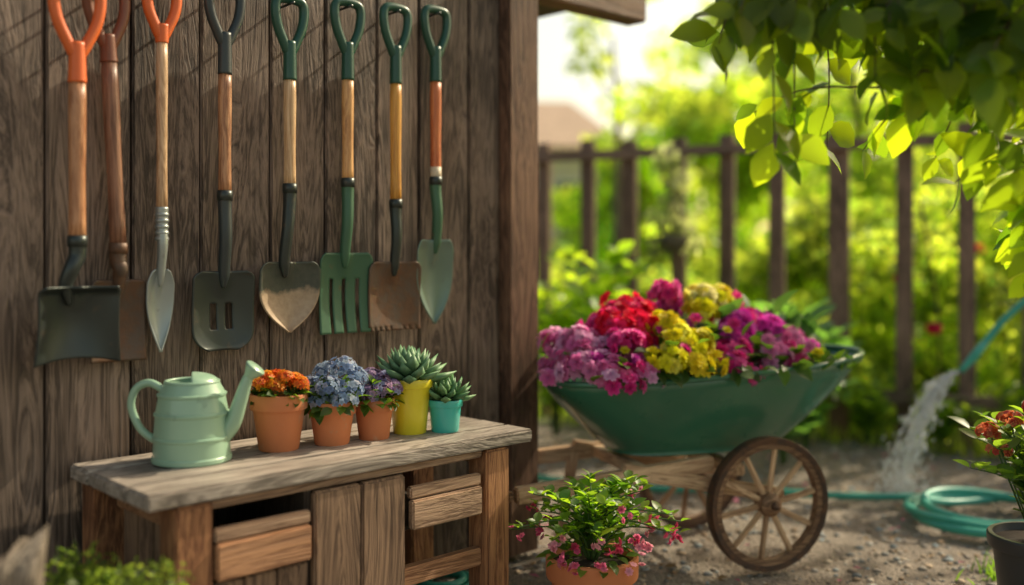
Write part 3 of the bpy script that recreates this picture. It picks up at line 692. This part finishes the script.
n=700; v0=np.array([-.85,0,-.15])+rng.normal(size=(n,3))*np.array([.14,.12,.13]); T=(v0[:,2]+np.sqrt(v0[:,2]**2+4*4.9*.47))/9.8
t=(T*rng.random(n)**.6)[:,None]; P=S0+v0*t+np.array([0,0,-4.9])*t*t; vel=norm(v0+np.array([0,0,-9.8])*t)
s_=.002+.0026*rng.random(n)
scatter('drops',ICO,P,basis(vel,rand_dir(n)),np.stack([s_,s_*(1.5+2.5*rng.random(n)),s_],1),np.ones((n,3)),ww,we,True)
n=320; c=np.array([1.53,3.90,0]); d=rand_dir(n); d[:,2]=np.abs(d[:,2]); r=.13*rng.random(n)[:,None]
P=c+d*r*np.array([1.2,1,.9])+np.array([0,0,.005]); s_=.002+.003*rng.random(n)
scatter('splash',ICO,P,basis(d,rand_dir(n)),np.stack([s_,s_*1.5,s_],1),np.ones((n,3)),ww,we,True)
# ---------------------------------------------------------------- overhanging tree at right
te=empty('overhanging_tree',(0,0,0))
tube('trunk',smoothpts([(2.15,2.0,-.05),(2.1,2.02,.8),(2.0,2.05,1.6),(1.9,2.1,2.3),(1.8,2.1,3.0)],6),[.10-.002*k for k in range(25)],BARK,te,12)
limbs=[[(2.0,2.05,1.65),(1.5,2.1,1.80),(1.0,2.1,1.72),(.7,2.1,1.62),(.55,2.1,1.52)],
       [(2.0,2.05,1.4),(1.6,2.0,1.52),(1.25,2.0,1.46),(1.0,2.0,1.36),(.85,2.0,1.27)],
       [(2.05,2.03,1.2),(1.6,2.0,1.35),(1.35,2.05,1.25),(1.2,2.05,1.08),(1.15,2.05,.95)],
       [(1.95,2.1,2.0),(1.5,2.4,2.2),(1.1,2.5,2.1),(.9,2.6,2.0)],[(1.9,2.1,2.4),(2.4,2.3,2.7),(2.8,2.4,2.6)]]
P=[];Y=[];allp=[]
for i,l in enumerate(limbs):
    sp=smoothpts(l,8); tube('limb_%d'%i,sp,[.020*(1-.8*k/(len(sp)-1)) for k in range(len(sp))],BARK,te,8)
    allp+= [(p,k/(len(sp)-1),i) for k,p in enumerate(sp)]
def twig(s,tip,nl=11):
    s=np.array(s,float);tip=np.array(tip,float)
    m=(s+tip)/2+np.array([(tip[0]-s[0])*.2,0,.03])
    sp=smoothpts([s,m,tip],6); tube('twig',sp,[.0035*(1-.7*k/(len(sp)-1)) for k in range(len(sp))],BARK,te,5)
    for k in range(nl):
        q=sp[min(len(sp)-1,int(round((.15+.85*k/(nl-1))*(len(sp)-1))))]
        sd=1 if k%2 else -1; d=norm(tip-s)
        side=norm(np.cross(d,np.array([0,1,0.])+rng.normal(size=3)*.5))*sd
        P.append(q+rng.normal(size=3)*.006); Y.append(norm(d*.6+side*.8+np.array([0,0,-.45])+rng.normal(size=3)*.25))
tips=[(.45,1.37),(.50,1.42),(.58,1.14),(.62,1.18),(.66,1.14),(.76,1.26),(.83,1.22),(.89,1.13),(.93,1.20),(1.0,1.23),(1.04,1.12),(1.06,.96),(1.09,.86),(1.04,1.03),
      (.66,1.36),(.76,1.38),(.86,1.36),(.96,1.36),(1.04,1.34),(1.09,1.2),(.60,1.46),(.72,1.46),(.84,1.46),(.95,1.45),(1.05,1.44),(.9,1.32),(1.0,1.3),(.8,1.42),(.9,1.4),(1.0,1.42),(1.08,1.4),(1.06,1.26),(.93,1.36),(.68,1.42),(.56,1.44)]
for (x,z) in tips:
    for rep in range(1 if z<1.3 else 2):
        y=2.08+rng.normal()*.12; xx=x+rng.normal()*.02; zz=z+abs(rng.normal())*.02
        c=min(allp,key=lambda a: np.linalg.norm(a[0]-np.array([xx+.08,y,zz+.22])))
        twig(c[0],(xx*y/2.08,y,.95+(zz-.95)*y/2.08),10)
for p,t,i in allp:
    if p[0]<.8 and i==0: continue
    for rep in range(2 if i<3 else 3):
        tip=p+rng.normal(size=3)*np.array([.10,.18,.08])+np.array([0,0,.05]); twig(p,tip,8)
P=np.array(P);Y=np.array(Y);n=len(P)
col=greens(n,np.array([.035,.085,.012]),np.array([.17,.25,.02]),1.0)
top_shade=np.clip((P[:,2]-1.2)/.3,0,1)[:,None]; col=col*(1-.5*top_shade)  # shade high in the crown painted into the leaf colour
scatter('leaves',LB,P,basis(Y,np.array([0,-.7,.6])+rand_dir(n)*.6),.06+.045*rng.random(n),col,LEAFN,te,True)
# ---------------------------------------------------------------- background planting
def fl(k,off):
    p=np.array([.2+2.03*k,5.88-.98*k,0])+np.array([.435,.9,0])*off; return tuple(p)
BR=np.array([.31,.38,.06]); BD=np.array([.12,.21,.035]); BM=np.array([.06,.13,.025])
for k,off,r,h,a_,b_ in [(-.7,.8,.5,1.3,BD,BR),(-.3,.9,.5,1.0,BD,BR),(.02,.9,.4,.75,BD,BR),(.25,1.3,.45,.8,BD,BR),(.45,.8,.42,.95,BD,BR),(.65,.9,.45,1.2,BM,BR),(.87,.8,.45,1.1,BM,BR),(1.05,1.1,.5,1.3,BM,BR),(1.35,1.0,.45,.9,BM,BR),(1.7,1.2,.45,.9,BM,BR),(.6,2.4,.6,1.4,BD,BR),(1.0,2.5,.7,1.7,BD,BR),(.15,2.8,.6,1.0,BD,BR),(1.5,2.6,.7,1.6,BD,BR)]:
    shrub('shrub',fl(k,off),r,h,15,190,.08,a_,b_)
for (x,y,r,h,ls) in [(.42,4.75,.26,1.0,.12),(.22,5.0,.25,.8,.11),(.75,4.9,.22,.6,.10)]:
    e=empty('broadleaf_plant',(x,y,0)); leafy(e,26,.02,r,h,ls,np.array([.10,.19,.025]),np.array([.20,.31,.035]),12)
for (x,y,r,h,ls) in [(1.18,4.35,.24,.75,.15),(1.38,4.7,.22,.62,.12)]:
    e=empty('hosta_plant',(x,y,0)); leafy(e,20,.02,r,h,ls,np.array([.05,.13,.05]),np.array([.09,.21,.08]),9)
for (k,off,h) in [(.62,-.2,.40),(.8,-.18,.32),(.95,-.2,.28),(1.1,-.2,.36),(1.25,-.22,.3),(.3,-.2,.4),(.5,-.25,.35)]:
    e=empty('border_plant',fl(k,off)); leafy(e,20,0,.22,h,.07,np.array([.06,.13,.02]),np.array([.15,.24,.03]),10)
e=empty('climbing_rose',fl(.92,.25))
cs=[(rng.normal()*.18,rng.normal()*.06,.2+.8*rng.random()) for _ in range(12)]
clumpcloud('foliage',cs,.12,120,.06,BM,BR,e)
for c in [(-.03,-.12,.55),(.12,-.15,.35),(-.2,-.12,.8),(.2,-.1,.95)]:
    bloom_dome(e,30,.03,.03,c[2],.02,RED,FL5,'blooms',c[:2])
tube('cane',smoothpts([(0,0,0),(.05,0,.5),(-.05,0,1.2)],4),.008,BARK,e,6)
n=17000; k=rng.uniform(-1.2,2.6,n); off=rng.uniform(-.3,5,n)
p=np.stack([.2+2.03*k+.435*off,5.88-.98*k+.9*off,np.full(n,-.01)],1)
y=norm(np.array([0,0,1.])+rng.normal(size=(n,3))*.35)
scatter('grass',BL,p,basis(y,rand_dir(n)),np.stack([np.full(n,.16),.06+.10*rng.random(n),np.full(n,.1)],1),greens(n,BD,BR),LEAFB)
n=50; cx=rng.normal(size=n)*.05+1.42; cy=rng.normal(size=n)*.04+2.93
scatter('weed_tuft',BL,np.stack([cx,cy,np.full(n,-.01)],1),basis(norm(np.array([0,0,1.])+rng.normal(size=(n,3))*.6),rand_dir(n)),np.stack([np.full(n,.1),.03+.04*rng.random(n),np.full(n,.06)],1),greens(n,G_MID,BM),LEAF)
tl=[((2.3,10.6,0),3.0,1.0),((3.5,9.8,0),3.9,1.2),((4.9,9.8,0),4.3,1.3),((3.0,14,0),4.3,1.6),((5.2,14,0),5.0,1.8),((-1.5,12,0),3.2,1.3),((7.5,12,0),4.6,1.5),((1.25,11.5,0),2.3,.8)]
for b_,h,cr in tl: tree('garden_tree',b_,h,cr,18,190,.15,BD,BR*1.05,.25)
tree('birch_tree',(.98,8.6,0),3.4,.6,6,90,.09,BD,BR,.55,.06)
tree('dapple_tree',(5.6,6.0,0),5.0,1.5,5,90,.16,BD,BR,.65,.08)  # sparse tree added out of view, in the sun's path, to dapple the gravel
n=90; an=np.radians(rng.uniform(-60,75,n)); D=rng.uniform(20,30,n)
hm=np.where((an>-.15)&(an<.2),1.0,3.0)
cs=np.stack([np.sin(an)*D,np.cos(an)*D,.3+rng.random(n)*hm],1)
clumpcloud('distant_trees',cs,1.4,150,.45,BD*1.2,BR*1.2)
hs=empty('neighbour_house',(.1,17.5,0),.12)
PL=paint('house_render',(.68,.58,.44),.8,bumps=.4); RT=paint('roof_tile',(.62,.44,.32),.8,(.5,.34,.24),.45,bumps=1); GL=paint('window_glass',(.05,.07,.08),.1)  # roof tile colour lightened to stand in for distance haze
WH=paint('window_frame_paint',(.75,.72,.66),.5)
box('walls',(0,1.5,1.4),(3.6,3.0,2.8),PL,hs,0)
v=[(-2.0,-.25,2.75),(2.0,-.25,2.75),(2.0,3.25,2.75),(-2.0,3.25,2.75),(-1.2,1.5,3.8),(1.2,1.5,3.8)]
obj('roof',v,[(0,1,5,4),(2,3,4,5),(1,2,5),(3,0,4),(3,2,1,0)],RT,hs,False)
for k,x in enumerate((-1.1,1.1)):
    box('window_frame_%d'%k,(x,-.02,1.7),(.9,.08,1.0),WH,hs,0); box('window_%d'%k,(x,-.05,1.7),(.78,.06,.88),GL,hs,0)
box('door_frame',(0,-.02,1.05),(.95,.08,2.1),WH,hs,0); box('door',(0,-.05,1.02),(.82,.06,2.0),W_BZ,hs,0)
# ---------------------------------------------------------------- world, sun, camera
SD=np.array([.80,.60]); EL=math.radians(39)
w=bpy.data.worlds.new('World'); sc.world=w; w.use_nodes=True; nt=w.node_tree
bg=nt.nodes['Background']; sk=nt.nodes.new('ShaderNodeTexSky'); sk.sky_type='NISHITA'; sk.sun_disc=False
sk.sun_elevation=EL; sk.sun_rotation=math.atan2(SD[0],SD[1]); sk.dust_density=2.2; sk.air_density=1.0; sk.ozone_density=.4
wm=mixc(nt,1.0,sk.outputs[0],(1.75,1.46,1.04),'MULTIPLY')
nt.links.new(wm,bg.inputs[0]); bg.inputs[1].default_value=.15
sl=bpy.data.lights.new('sun','SUN'); sl.energy=5; sl.angle=math.radians(.6); sl.color=(1,.88,.64)
so=bpy.data.objects.new('sun',sl); sc.collection.objects.link(so)
d=Vector((SD[0]*math.cos(EL),SD[1]*math.cos(EL),math.sin(EL))); so.rotation_euler=d.to_track_quat('Z','Y').to_euler()
cam=bpy.data.cameras.new('camera'); co=bpy.data.objects.new('camera',cam); sc.collection.objects.link(co)
co.location=(0,0,.95); co.rotation_euler=(math.pi/2,0,0); cam.sensor_width=36; cam.lens=36*1000/1024
cam.shift_y=-.041; cam.clip_end=500; cam.clip_start=.05
cam.dof.use_dof=True; cam.dof.focus_distance=2.48; cam.dof.aperture_fstop=.8
sc.camera=co
sc.view_settings.view_transform='Standard'; sc.view_settings.look='None'; sc.view_settings.exposure=0
